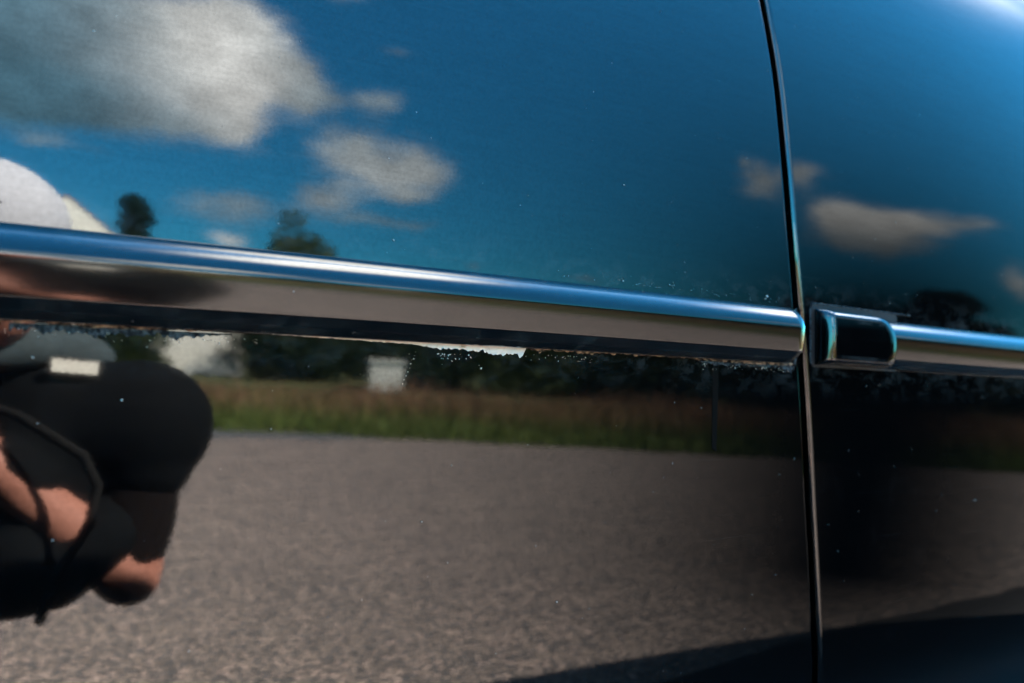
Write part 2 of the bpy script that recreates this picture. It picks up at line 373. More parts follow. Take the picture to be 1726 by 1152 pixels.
for azd, d, h, wd, ml in ((13.6, 19, 1.9, 1.5, 'leafB'), (23.0, 19.5, 1.75, 2.0, 'leafA'), (25.8, 19, 1.6, 1.8, 'leafA'), (27.0, 20, 1.7, 1.2, 'leafA'), (29.6, 22, 2.2, 2.0, 'leafA'), (32.6, 17, 1.75, 1.8, 'leafA'), (36.0, 17.5, 1.8, 2.0, 'leafA'), (40.0, 16.5, 1.7, 2.0, 'leafB'),
                          (44.5, 17, 1.8, 2.3, 'leafA'), (49.5, 16.5, 1.8, 2.3, 'leafA'), (54.5, 16, 1.7, 2.3, 'leafA'), (60, 16, 1.7, 2.4, 'leafA'), (66, 15.5, 1.7, 2.5, 'leafA'), (72, 15, 1.6, 2.5, 'leafA'), (78, 15, 1.6, 2.5, 'leafA')):
    tree('hedge_shrub', 'dense low shrub in the row beyond the tall grass verge', azd, d, h, wd * 1.45, .02, M[ml], 'shrub', 'shrubs in the row beyond the verge', nb=22, per=230, size=.07)

# ------------------------------------------------------------------ houses
M['render'] = principled('cream_render', (.74, .72, .64), .9, .1,
    coln=lambda t: t.mix(t.noise(objco(t), 2.5, 6, .7), (.62, .59, .5), (.78, .76, .69)))
M['tile'] = principled('red_brown_tiles', (.22, .09, .06), .8, .1)
M['wood'] = principled('painted_timber', (.55, .55, .52), .6, .3)
def house(name, label, loc, half, depth, eaves, apex, cat='house'):
    h = empty(name, loc); tag(h, label, cat)
    v = [(-half, 0, 0), (half, 0, 0), (half, 0, eaves), (0, 0, apex), (-half, 0, eaves)]
    v += [(a, -depth, c) for a, b, c in v]
    mesh_obj('wall', v, [(0, 1, 2, 3, 4), (9, 8, 7, 6, 5), (0, 5, 6, 1), (1, 6, 7, 2), (4, 9, 5, 0)], M['render'], h, False)
    for s in (-1, 1):
        ov = .015; dz = (apex - eaves) / half
        bm = bmesh.new()
        pts = [(0, ov, apex + .02), (s * (half + .25), ov, eaves - .25 * dz + .02), (s * (half + .25), -depth - ov, eaves - .25 * dz + .02), (0, -depth - ov, apex + .02)]
        vs1 = [bm.verts.new(p) for p in pts]; vs2 = [bm.verts.new((p[0], p[1], p[2] + .06)) for p in pts]
        bm.faces.new(vs1); bm.faces.new(vs2[::-1])
        for i in range(4): bm.faces.new((vs1[i], vs1[(i + 1) % 4], vs2[(i + 1) % 4], vs2[i]))
        bmesh.ops.recalc_face_normals(bm, faces=bm.faces[:])
        bm_obj('roof', bm, M['tile'], h)
    for x in (-half * .5, half * .35):
        bm = bmesh.new(); box(bm, (x - .5, .003, .9), (x + .5, .05, 2.1)); fr = bm_obj('window', bm, M['wood'], h)
        bm = bmesh.new(); box(bm, (x - .42, .052, .98), (x + .42, .06, 2.02)); bm_obj('pane', bm, M['glass'], fr)
    return h
x, y = polar(10.1, 24)
house('gable_house', 'white rendered house with a steep gable facing the road', (x, y, -.03), 2.75, 7, 2.6, 5.42)
def flat_block(name, label, azd, d, wd, dep, h, cat):
    x, y = polar(azd, d); o = empty(name, (x, y, -.03), R(azd) * .9); tag(o, label, cat)
    bm = bmesh.new(); box(bm, (-wd / 2, -dep, 0), (wd / 2, 0, h)); bm_obj('wall', bm, M['render'], o)
    bm = bmesh.new(); box(bm, (-wd / 2 - .03, -dep - .03, h), (wd / 2 + .03, .03, h + .06)); bm_obj('roof', bm, M['tile'], o)
    bm = bmesh.new(); box(bm, (-wd * .22, .003, .02), (wd * .1, .03, h * .1)); bm_obj('door_sill', bm, M['wood'], o)
    if cat == 'shed': o.children[1].data.materials[0] = M['render']
    return o
flat_block('garage', 'low white garage with a flat roof beside the gable house', 18.4, 20.5, 1.75, 3, 2.2, 'garage')
flat_block('shed', 'low cream shed standing between the hedge shrubs', 30.5, 14.8, .56, 1.2, .62, 'shed')

# ------------------------------------------------------------------ the car: one smooth flank surface y = S(x, z)
PT = [(-.1, -55), (.34, -52), (.38, -44), (.42, -30), (.45, -14), (.48, -7.5), (.52, -6), (.56, -5), (.6, -4), (.7, -3), (.8, -1.0), (.9, 2.0), (1.0, 5.5), (1.1, 9), (1.2, 12), (1.3, 17), (1.42, 30), (1.6, 46)]
_z = np.linspace(-.1, 1.6, 1701); _t = np.interp(_z, [p[0] for p in PT], [p[1] for p in PT])
_t = np.convolve(np.pad(_t, 15, mode='edge'), np.ones(31) / 31, 'valid')
_y = np.concatenate([[0], np.cumsum(np.tan(np.radians((_t[1:] + _t[:-1]) / 2)) * np.diff(_z))]); _y -= np.interp(.75, _z, _y)
FLARE = 0.04
def S(x, z):
    x = np.asarray(x, float); z = np.asarray(z, float)
    xc = np.clip(x, -9, .80); y = np.interp(z, _z, _y) + (xc - .35) ** 2 / 18.0 + np.clip(x - .80, 0, 9) * .05 + .10 * np.clip(x - 1.6, 0, 9) ** 3 / (.5 + np.clip(x - 1.6, 0, 9))
    u = np.clip((x - .80) / .9, 0, 1); y = y - .011 * u * u * (3 - 2 * u)
    g = np.clip((x - .76) / .6, 0, 1); g = g * g * (3 - 2 * g); q = np.clip(z - .86, 0, .4)
    return y + g * FLARE * q * q
SEAM = [(-.1, .86), (.30, .825), (.40, .803), (.461, .7906), (.513, .7802), (.627, .7618), (.759, .7456), (.801, .7395), (.865, .733), (.946, .7292), (1.019, .7285), (1.087, .723), (1.45, .70)]
def seam_x(z):
    xs = np.interp(np.linspace(-.1, 1.45, 1551), [p[0] for p in SEAM], [p[1] for p in SEAM])
    xs = np.convolve(np.pad(xs, 30, mode='edge'), np.ones(61) / 61, 'valid')
    return np.interp(z, np.linspace(-.1, 1.45, 1551), xs)

car = empty('classic_car', (0, 0.85, 0)); tag(car, 'old black car with glossy worn paint and a wide side moulding', 'car')
carT = Matrix.Translation((0, -.85, 0))
def on_car(o, parent=None):
    o.parent = parent or car
    if o.parent == car: o.matrix_parent_inverse = carT
    return o
FR = .0042
TAIL = 3.35
def panel(name, xl, xr, z0, z1, dz=.0085, nx=130, fold_top=True):
    zs = np.arange(z0, z1 + 1e-6, dz); rows = []
    for z in zs:
        a, b = float(xl(z)), float(xr(z))
        core = np.linspace(a + FR + .0006, b - FR - .0006, nx)
        xs = [a] * 2 + [a + FR * (1 - math.sin(t)) for t in np.linspace(math.pi / 2, 0, 7)] + list(core) + [b - FR * (1 - math.sin(t)) for t in np.linspace(0, math.pi / 2, 7)] + [b] * 2
        dp = [.02, .008] + [FR * (1 - math.cos(t)) for t in np.linspace(math.pi / 2, 0, 7)] + [0] * nx + [FR * (1 - math.cos(t)) for t in np.linspace(0, math.pi / 2, 7)] + [.008, .02]
        xs = np.array(xs); rows.append(np.stack([xs, S(xs, z) + np.array(dp), np.full_like(xs, z)], -1))
    if fold_top:
        top = rows[-1].copy()
        for d, u in ((.004, .002), (.02, .001)):
            r_ = top.copy(); r_[:, 1] += d; r_[:, 2] += u; rows.append(r_)
    return grid_obj(name, np.array(rows), M['paint'])
GAP = .0050
door = on_car(panel('door', lambda z: -.42, lambda z: seam_x(z) - GAP, .30, 1.10))
tag(door, 'glossy black door reflecting road and clouded sky')
wing = on_car(panel('rear_wing', lambda z: seam_x(z) + GAP, lambda z: TAIL, .30, 1.45, nx=300))
tag(wing, 'black rear wing curving back to a bright shoulder')
fwing = on_car(panel('front_wing', lambda z: -2.0, lambda z: -.4256, .30, 1.04))
for src in (door, wing, fwing):                       # the far flank
    o = src.copy(); C.objects.link(o); o.parent = car; o.matrix_parent_inverse = carT
    o.scale = (1, -1, 1); o.location = (0, 1.7, 0)
    if 'label' in o: del o['label']

# dark inner structure behind the panel gaps
xs = np.linspace(-1.98, 3.3, 100); zs = np.linspace(.31, 1.03, 40)
on_car(grid_obj('inner_body', np.array([[(x, float(S(x, z)) + .03, z) for x in xs] for z in zs]), M['inner']))
zs = np.linspace(.31, 1.44, 60)
on_car(grid_obj('door_pillar', np.array([[(float(seam_x(z)) + dx, float(S(.73, z)) + .018 + abs(dx) * .05, z) for dx in np.linspace(-.08, .08, 8)] for z in zs]), M['inner']))

# greenhouse, roof and the rest of the shell (outside the picture, they throw the shade on the road)
def window(name, x0, x1, z0, z1, slant=0):
    zs = np.linspace(z0, z1, 14); r_ = []
    for z in zs:
        k = (z - z0) / (z1 - z0); r_.append([(x, float(S(x, z)) + .008, z) for x in np.linspace(x0 + slant * k, x1, 20)])
    return on_car(grid_obj(name, np.array(r_), M['glass']))
window('side_window', -.38, .10, 1.105, 1.42, .22); window('side_window', .14, .70, 1.105, 1.42)
def pillar(x0, x1, slant=0):
    zs = np.linspace(1.10, 1.45, 16)
    return on_car(grid_obj('window_pillar', np.array([[(x + slant * (z - 1.10) / .35, float(S(x, z)) + d, z) for x, d in ((x0, .02), (x0, 0), (x1, 0), (x1, .02))] for z in zs]), M['paint']))
pillar(-.46, -.38, .22); pillar(.10, .14); pillar(.695, .722)
xs = np.linspace(-.35, TAIL, 80)
def roof_row(x):
    y0 = float(S(x, 1.45)); k = np.linspace(0, 1, 30)
    ys = y0 + (1.7 - 2 * y0) * k
    dome = (1 - np.abs(2 * k - 1) ** 2.6) * .11
    drop = 0 if x < 1.5 else .35 * ((x - 1.5) / .5) ** 2 * 0
    return [(x, yy, 1.45 + dd - drop) for yy, dd in zip(ys, dome)]
on_car(grid_obj('roof', np.array([roof_row(x) for x in xs]), M['paint'], flip=True))
zs = np.linspace(1.02, 1.45, 12)
on_car(grid_obj('windscreen', np.array([[(-.70 + .35 * (z - 1.02) / .43, yy, z) for yy in np.linspace(float(S(-.6, z)) + .01, 1.69 - float(S(-.6, z)), 14)] for z in zs]), M['glass']))
on_car(grid_obj('bonnet', np.array([[(x, yy, 1.04 + .06 * (1 - abs(2 * k - 1) ** 3) - .25 * max(0, (-x - 1.5) / .5) ** 2) for k, yy in zip(np.linspace(0, 1, 20), np.linspace(float(S(x, 1.04)), 1.7 - float(S(x, 1.04)), 20))] for x in np.linspace(-2.0, -.70, 30)]), M['paint'], flip=True))
for nm, xx in (('tail_panel', TAIL), ('front_panel', -2.0)):
    zz = np.linspace(.3, 1.45 if xx > 0 else 1.04, 30)
    on_car(grid_obj(nm, np.array([[(xx, yy, z) for yy in np.linspace(float(S(xx, z)), 1.7 - float(S(xx, z)), 10)] for z in zz]), M['paint'], flip=xx < 0))
bm = bmesh.new(); box(bm, (-1.95, .32, .24), (3.2, 1.38, .42)); on_car(bm_obj('floor_pan', bm, M['inner']))
for xx in (-2.06, TAIL + .06):
    b = tube('bumper', [(xx * .97, .40, .42), (xx, .50, .42), (xx, 1.20, .42), (xx * .97, 1.30, .42)], .05, M['chrome']); on_car(b)
def wheel(x, y):
    th = np.linspace(0, 2 * math.pi, 49)[:-1]
    prof = [(.20, -.075), (.27, -.085), (.305, -.06), (.31, 0), (.305, .06), (.27, .085), (.20, .075)]
    V = np.array([[(x + r_ * math.cos(a), y + o, .312 + r_ * math.sin(a)) for a in th] for r_, o in prof])
    t = grid_obj('wheel', V, M['rubber'], close_u=True); on_car(t)
    prof = [(.0, -.05), (.08, -.06), (.10, -.03), (.17, -.035), (.20, -.07)]
    V = np.array([[(x + r_ * math.cos(a), y + o, .312 + r_ * math.sin(a)) for a in th] for r_, o in prof])
    rm = grid_obj('rim', V, M['chrome'], t, close_u=True)
for x in (-1.38, 2.45):
    for y in (.36, 1.34): wheel(x, y)

# ------------------------------------------------------------------ side mouldings
MT = [(.8002, 86), (.7985, 70), (.796, 52), (.791, 37), (.786, 22), (.7822, 8), (.7810, 1), (.7803, -4.5), (.777, -6.5), (.764, -11), (.7612, -13), (.7600, -47), (.756, -49), (.7525, -56), (.7508, -80)]
mz = np.linspace(.8002, .7508, 110)
mt = np.interp(-mz, [-p[0] for p in MT], [p[1] for p in MT])
mo = np.concatenate([[0], np.cumsum(np.tan(np.radians((mt[1:] + mt[:-1]) / 2)) * -np.diff(mz))])
mo = np.clip(mo, -.002, None)
def moulding(name, x0, x1, round0, round1, parent, nx=150, sink=0.0):
    k = [0, .0001, .0004, .0009]
    xs = ([x0 + a for a in k] if round0 else []) + list(np.linspace(x0 + (.0015 if round0 else 0), x1 - (.0015 if round1 else 0), nx)) + ([x1 - a for a in k[::-1]] if round1 else [])
    rows = []
    for x in xs:
        e = 1.0
        if round1 and x > x1 - .0015: e = math.sqrt(max(0, 1 - ((x - x1 + .0015) / .0015) ** 2))
        if round0 and x < x0 + .0015: e = math.sqrt(max(0, 1 - ((x0 + .0015 - x) / .0015) ** 2))
        zc = .7755; zz = zc + (mz - zc) * (.98 + .02 * e)
        oo = (mo - sink + .0015) * e - .0015
        rows.append([(x, float(S(x, z)) - o, z) for z, o in zip(zz, oo)])
    g = grid_obj(name, np.array(rows), M['trim'], flip=False)
    g.parent = parent; return g
moulding('side_moulding', -.415, .7185, False, True, door)
moulding('side_moulding', .845, 3.3, True, False, wing, sink=.0065)
moulding('side_moulding', -1.98, -.432, False, True, fwing)

# end cap block on the rear wing
def cap_height(x, z, x0, x1, z0, z1, h):
    def q(d, r_): return math.sqrt(max(0, 1 - (1 - min(1, max(0, d / r_))) ** 2))
    left = q(x - x0, .007)
    zr = min(1, max(0, (x1 - x) / .034)); right = math.sqrt(max(0, 1 - (1 - zr) ** 2))
    up = q(z1 - z, .008); dn = q(z - z0, .004)
    bow = 1 + .06 * math.sin(math.pi * (z - z0) / (z1 - z0))
    return h * left * right * up * dn * bow
def dense(a, b, e, n_):
    k = np.linspace(0, 1, 10); s = a + (k ** 2) * e; t_ = b - (k[::-1] ** 2) * e
    return np.concatenate([s, np.linspace(a + e, b - e, n_)[1:-1], t_])
x0, x1, z0, z1 = .7625, .893, .7515, .8025
rows = [[(x, float(S(x, z)) - cap_height(x, z, x0, x1 - .022 * abs((z - .773) / .027) ** 2.5, z0, z1, .0195) + .0005, z) for z in dense(z0, z1, .009, 24)] for x in dense(x0, x1, .012, 40)]
endcap = grid_obj('end_cap', np.array(rows), M['paint'], flip=True); endcap.parent = wing
endcap['label'] = 'black block closing the end of the wing moulding'

# ------------------------------------------------------------------ wear: gasket, crust, flakes, rust, specks
def patch(name, xz, off, m_, parent, thick=.0004):
    """thin raised chip lying on the flank, outline in (x, z)"""
    bm = bmesh.new()
    vs = [bm.verts.new((x, float(S(x, z)) - off, z)) for x, z in xz]
    f = bm.faces.new(vs); bmesh.ops.triangulate(bm, faces=[f])
    ex = bmesh.ops.extrude_face_region(bm, geom=bm.faces[:])
    for v_ in ex['geom']:
        if isinstance(v_, bmesh.types.BMVert): v_.co.y -= thick
    bmesh.ops.recalc_face_normals(bm, faces=bm.faces[:])
    o = bm_obj(name, bm, m_); o.parent = parent; return o
def strip(name, x0, x1, top, lows, n_, jag, m_, parent, off=.0005, grad=None):
    """band whose upper edge follows the moulding and whose lower edge is ragged; lows: (x, depth)"""
    xs = np.linspace(x0, x1, n_); rows = []
    d = np.interp(xs, [a for a, b in lows], [b for a, b in lows])
    d = np.clip(d * (1 + jag * np.convolve(RNG.normal(0, 1.4, n_ + 2), (.3, .5, .3), 'valid')), .0001, None)
    for x, k in zip(xs, d):
        zt = top; zz = np.linspace(zt, zt - k, 4)
        rows.append([(x, float(S(x, z)) - off - .0004 * (1 if i < 3 else .2), z) for i, z in enumerate(zz)])
    o = grid_obj(name, np.array(rows), m_); o.parent = parent; return o
# white primer where the lacquer has flaked off under the moulding
strip('bare_primer', .205, .4265, .7522, [(.205, .0003), (.25, .0012), (.335, .0026), (.344, .0034), (.36, .0046), (.372, .0044), (.39, .0052), (.40, .0066), (.414, .0058), (.4165, .0045), (.421, .0070), (.4235, .0060), (.4265, .0004)], 300, .10, M['primer'], door, .0009)
strip('bare_primer', .118, .150, .7522, [(.118, .0002), (.13, .0012), (.15, .0002)], 50, .25, M['primer'], door, .0008)
strip('rust_line', -.40, .21, .7524, [(-.40, .001), (.10, .0022), (.13, .0030), (.18, .0022), (.21, .0010)], 300, .3, M['rust'], door)
strip('rust_line', .43, .7335, .7520, [(.43, .0020), (.49, .0016), (.55, .0009), (.61, .0018), (.63, .0030), (.68, .0034), (.72, .0038), (.7335, .0010)], 260, .35, M['rust'], door)
strip('pale_crust', .605, .7335, .7492, [(.605, .0006), (.625, .0026), (.65, .0018), (.69, .0018), (.715, .0034), (.728, .0050), (.7335, .001)], 130, .35, M['crust'], door, .0010)
strip('pale_crust', .10, .215, .7500, [(.10, .0032), (.13, .0040), (.19, .0030), (.215, .0006)], 130, .25, M['crust'], door, .0004)
# drip marks
for xx, z0, z1, wd in ((.6262, .7450, .676, .0036),):
    patch('dried_drip', [(xx - wd, z0), (xx + wd, z0), (xx + wd * .95, (z0 + z1) / 2), (xx + wd * .8, z1), (xx - wd * .7, z1 + .003), (xx - wd * .9, (z0 + z1) / 2)], .0002, M['streak'], door, .00015)
# sealant bead round the moulding end and gasket under the cap
zs = np.linspace(.8005, .7500, 26)
bead = tube('sealant_bead', [(.7345 + .0006 * math.sin(k * 1.3) + (-.002 * max(0, (k - 21) / 4) ** 2), float(S(.7345, z)) - .0010, z) for k, z in enumerate(zs)], .0013, M['crust'], None, 8); bead.parent = door
def rrect(x0, x1, z0, z1, r_, n_=6):
    p = []
    for cx, cz, a0 in ((x1 - r_, z1 - r_, 0), (x0 + r_, z1 - r_, 90), (x0 + r_, z0 + r_, 180), (x1 - r_, z0 + r_, 270)):
        for k in range(n_ + 1):
            a = R(a0 + 90 * k / n_); p.append((cx + r_ * math.cos(a), cz + r_ * math.sin(a)))
    return p
gp = rrect(.7565, .905, .7500, .8075, .006)
g = patch('gasket', gp, .0004, M['rubber'], wing, .0012)
ring = []
for (x, z) in gp[7:14] + gp[14:18]: ring.append((x, float(S(x, z)) - .0012, z))
pts = [(x, float(S(x, .8075)) - .0012, .8075) for x in np.linspace(.93, .765, 40)] + ring
tube('sealant_bead', [(p[0], p[1], p[2] + .0004 * math.sin(i * 2.1)) for i, p in enumerate(pts)], .0009, M['crust'], None, 8).parent = wing
# loose flakes and dust
def flecks(name, items, m_, parent, label=None):
    v = []; f = []
    for x, z, s, asp in items:
        n_ = random.randint(4, 6); a0 = random.uniform(-.9, .9); k = len(v)
        for i in range(n_):
            a = 2 * math.pi * i / n_ + random.uniform(-.3, .3)
            dx, dz = s * math.cos(a) * random.uniform(.6, 1.2), s * asp * math.sin(a) * random.uniform(.6, 1.2)
            xx, zz = x + dx * math.cos(a0) - dz * math.sin(a0), z + dx * math.sin(a0) + dz * math.cos(a0)
            v.append((xx, float(S(xx, zz)) - .0006, zz))
        v.append((x, float(S(x, z)) - .0011, z))
        for i in range(n_): f.append((k + i, k + n_, k + (i + 1) % n_))
    o = mesh_obj(name, v, f, m_, parent, smooth=False)
    return tag(o, label, kind='stuff')
it = []
for _ in range(26): it.append((random.gauss(.362, .016), .7452 - abs(random.gauss(0, .0035)), random.uniform(.0003, .0009), random.uniform(.4, 1)))
for k in range(9): it.append((.337 - .0012 * k + random.gauss(0, .0005), .745 - .0026 * k, random.uniform(.0002, .0006), .4))
for _ in range(30): it.append((random.uniform(.425, .49), .7475 - abs(random.gauss(0, .002)), random.uniform(.0002, .0006), .7))
for _ in range(40): it.append((random.uniform(.61, .73), .7470 - abs(random.gauss(0, .0025)), random.uniform(.0002, .0007), .7))
for _ in range(50): it.append((random.uniform(.095, .23), .7480 - abs(random.gauss(0, .0028)), random.uniform(.0002, .0005), .6))
flecks('primer_flake', it, M['primer'], door)
it = [(.5216, .8806, .0009, .7), (.3458, .6361, .0008, .4), (.4625, .5724, .0010, .5), (.1562, .7117, .0007, .8), (.3189, .8154, .0007, .8), (.1117, .7328, .0009, .5), (.694, .8085, .0022, .35), (.692, .8062, .0016, .3)]
for _ in range(46): it.append((random.gauss(.56, .055), .8035 + abs(random.gauss(0, .0025)), random.uniform(.0002, .0007), random.uniform(.3, 1)))
for _ in range(12): it.append((random.gauss(.70, .02), .8030 + abs(random.gauss(0, .003)), random.uniform(.0002, .0006), random.uniform(.3, 1)))
for _ in range(110): it.append((random.uniform(.09, .73), random.uniform(.50, 1.06), random.uniform(.00012, .0003), random.uniform(.5, 1)))
flecks('dust_speck', it, M['dust'], door)
it = [(1.0702, .6149, .0013, .7)]
for _ in range(50): it.append((random.uniform(.77, 1.3), random.uniform(.50, 1.15), random.uniform(.00015, .0004), .7))
for _ in range(30): it.append((random.gauss(.7585, .0012), random.uniform(.752, .772), random.uniform(.0002, .0007), .7))
flecks('dust_speck', it, M['dust'], wing)

# ------------------------------------------------------------------ the photographer, crouched beside the lens
M['skin'] = principled('skin', (.46, .24, .17), .55, .3, coln=lambda t: t.mix(t.noise(objco(t), 30, 4, .6), (.29, .115, .08), (.38, .17, .12)))
M['shirt'] = principled('black_cotton', (.002, .0026, .0032), .9, .1)
M['trouser'] = principled('black_denim', (.005, .0055, .007), .9, .1)
M['arm_shade'] = principled('arm_shade_brown', (.006, .0038, .0034), .9, .1)
M['white'] = principled('white_cotton', (.40, .41, .44), .9, .1)
M['neck_grey'] = principled('neck_fill_grey', (.045, .06, .065), .95, .05)
M['camblack'] = principled('camera_black', (.012, .012, .013), .45, .4)
M['strap'] = principled('strap_black', (.008, .008, .008), .8, .1)
M['lens'] = principled('lens_glass', (.01, .01, .015), .03, .5)
def body_mesh(name, caps, m_, parent, voxel=.008, smooth=4):
    bm = bmesh.new()
    for p0, r0, p1, r1 in caps:                       # closed tapered capsule from p0 to p1
        p0, p1 = Vector(p0), Vector(p1); d = (p1 - p0).normalized(); u = d.orthogonal().normalized(); v_ = d.cross(u)
        prof = [(p0, r0, t) for t in np.linspace(-90, 0, 6)] + [(p1, r1, t) for t in np.linspace(0, 90, 6)]
        rows_ = []
        for p, r_, t in prof:
            c_ = p + d * r_ * math.sin(R(t)); q = r_ * math.cos(R(t))
            rows_.append([bm.verts.new(c_)] if abs(t) == 90 else [bm.verts.new(c_ + (u * math.cos(k * math.pi / 8) + v_ * math.sin(k * math.pi / 8)) * q) for k in range(16)])
        for ra, rb in zip(rows_, rows_[1:]):
            for k in range(16):
                k2 = (k + 1) % 16
                if len(ra) == 1: bm.faces.new((ra[0], rb[k2], rb[k]))
                elif len(rb) == 1: bm.faces.new((ra[k], ra[k2], rb[0]))
                else: bm.faces.new((ra[k], ra[k2], rb[k2], rb[k]))
    bmesh.ops.recalc_face_normals(bm, faces=bm.faces[:])
    o = bm_obj(name, bm, m_, parent, True)
    r_ = o.modifiers.new('skin', 'REMESH'); r_.mode = 'VOXEL'; r_.voxel_size = voxel; r_.use_smooth_shade = True
    s_ = o.modifiers.new('soften', 'SMOOTH'); s_.factor = .5; s_.iterations = smooth
    return o
def chain(pts): return [(a, ra, b, rb) for (a, ra), (b, rb) in zip(pts, pts[1:])]
person = empty('person', (-.15, -.98, 0)); tag(person, 'crouching person in white cap and black clothes aiming a camera at the car', 'person')
PI_ = Matrix.Translation((.15, .98, 0))
def wear(o): o.parent = person; o.matrix_parent_inverse = PI_; return o
SH_R, EL_R, WR_R = (.352, -.71, .628), (.338, -.675, .425), (.165, -.640, .585)
SH_L, EL_L, WR_L = (-.06, -.79, .64), (-.19, -.72, .47), (-.035, -.665, .600)
HIP = (-.22, -1.02, .33)
caps = chain([((.155, -.735, .885), .088), ((.158, -.705, .83), .080), ((.158, -.685, .785), .060)])             # skull to jaw
caps += chain([((.158, -.624, .838), .016), ((.158, -.607, .815), .013)])                                        # nose
caps += chain([((.158, -.628, .787), .022), ((.158, -.620, .779), .018)])                                        # lips
caps += [((.245, -.73, .84), .016, (.247, -.735, .82), .012), ((.070, -.73, .84), .016, (.068, -.735, .82), .012)]  # ears
caps += chain([((.150, -.745, .80), .058), ((.13, -.80, .68), .066), ((.06, -.87, .55), .125), (HIP, .125)])     # neck, trunk
caps += chain([((.13, -.80, .63), .07), (SH_R, .055), (EL_R, .043), (WR_R, .028)]) + chain([((.10, -.81, .66), .07), (SH_L, .055), (EL_L, .043), (WR_L, .028)])
KN_R, AN_R, KN_L, AN_L = (.10, -.80, .29), (.00, -1.00, .07), (-.36, -.78, .10), (-.50, -1.12, .07)
caps += chain([((-.16, -1.02, .31), .085), (KN_R, .060), (AN_R, .040), ((.05, -.88, .035), .035)]) + chain([((-.28, -1.04, .31), .085), (KN_L, .060), (AN_L, .040), ((-.51, -1.13, .04), .035)])
def hand(wr, palm, dirs, thumb):
    wv, pv = Vector(wr), Vector(palm); c_ = [(wr, .026, palm, .030)]
    for off, ln, d1, d2 in dirs:
        a = pv + Vector(off); b = a + Vector(d1).normalized() * ln * .5; e = b + Vector(d2).normalized() * ln * .45
        c_ += [(palm, .020, tuple(a), .0095), (tuple(a), .0095, tuple(b), .009), (tuple(b), .009, tuple(e), .0075)]
    a = wv.lerp(pv, .55); b = a + Vector(thumb[0]); e = b + Vector(thumb[1])
    return c_ + [(tuple(a), .015, tuple(b), .011), (tuple(b), .011, tuple(e), .009)]
fR = [((.004, .012, .030), .075, (-.3, 1, .1), (-1, .3, 0)), ((.006, .014, .010), .080, (-.3, 1, 0), (-1, .25, 0)), ((.004, .012, -.010), .075, (-.3, 1, -.05), (-1, .2, 0)), ((.0, .008, -.028), .062, (-.3, 1, -.1), (-1, .2, 0))]
caps += hand(WR_R, (.112, -.655, .660), fR, ((-.02, -.03, .03), (-.03, -.005, .015)))
fL = [((-.016, .02, .006), .075, (.2, 1, .2), (.6, .4, .7)), ((.000, .024, .004), .080, (.2, 1, .2), (.6, .3, .8)), ((.016, .022, .002), .072, (.2, 1, .2), (.5, .3, .8)), ((.030, .016, 0), .060, (.2, 1, .2), (.4, .3, .8))]
caps += hand(WR_L, (-.022, -.635, .642), fL, ((-.03, .02, .02), (-.01, .02, .03)))
wear(body_mesh('body', caps, M['skin'], None, .007, 3))
for s in (-1, 1):                                                                                               # eyes
    bm = bmesh.new(); bmesh.ops.create_uvsphere(bm, u_segments=12, v_segments=8, radius=.0105, matrix=Matrix.Translation((.158 + s * .032, -.632, .845)))
    wear(bm_obj('eye', bm, M['lens'], None, True))
top = chain([((.15, -.79, .650), .085), ((.10, -.86, .57), .155), ((-.03, -.94, .45), .150), ((-.17, -1.0, .36), .140)])
top += [((.25, -.74, .64), .085, (.215, -.70, .48), .07), ((.215, -.70, .48), .07, (.12, -.78, .46), .10), ((.21, -.665, .46), .055, (.20, -.66, .43), .045)]
top += [((.300, -.652, .485), .042, (.245, -.645, .435), .040), ((.245, -.645, .435), .04, (.20, -.665, .43), .05)]  # flap added over the forearm to stand for its shade
top += [((.215, -.655, .545), .036, (.172, -.648, .580), .036)]  # cuff added over the wrist half to keep it dark like shade
top += chain([((.16, -.79, .615), .085), ((.350, -.705, .626), .094), ((.352, -.69, .578), .066)]) + chain([((.08, -.80, .66), .085), (SH_L, .078), ((-.13, -.75, .55), .064)])
wear(body_mesh('shirt', top, M['shirt'], None, .009, 5))
leg = chain([((-.16, -1.02, .31), .115), ((.10, -.80, .29), .078), ((.005, -.99, .09), .055)]) + chain([((-.28, -1.04, .31), .115), (KN_L, .078), ((-.49, -1.10, .08), .055)]) + [((-.15, -1.0, .36), .12, (-.28, -1.04, .33), .125)]
wear(body_mesh('arm_shade_cover', chain([((.352, -.695, .60), .055), ((.345, -.685, .50), .052), ((.338, -.680, .455), .047)]), M['arm_shade'], None, .007, 4))  # dark cover added over the upper arm in place of shade
wear(body_mesh('trousers', leg, M['trouser'], None, .010, 5))
for (a, b) in (((.0, -1.01, .045), (.085, -.84, .04)), ((-.50, -1.13, .055), (-.53, -1.16, .05))):
    wear(body_mesh('shoe', [(a, .046, b, .038)], M['strap'], None, .008, 3))
col_ = body_mesh('neck_fill', [((.09, -.75, .73), .05, (.23, -.76, .735), .052), ((.23, -.76, .735), .052, (.29, -.75, .715), .035), ((.09, -.75, .73), .05, (.03, -.76, .71), .035), ((.155, -.70, .725), .035, (.22, -.705, .728), .03)], M['neck_grey'], None, .008, 5)  # grey shape added for the tone of the shaded lower face
wear(col_)
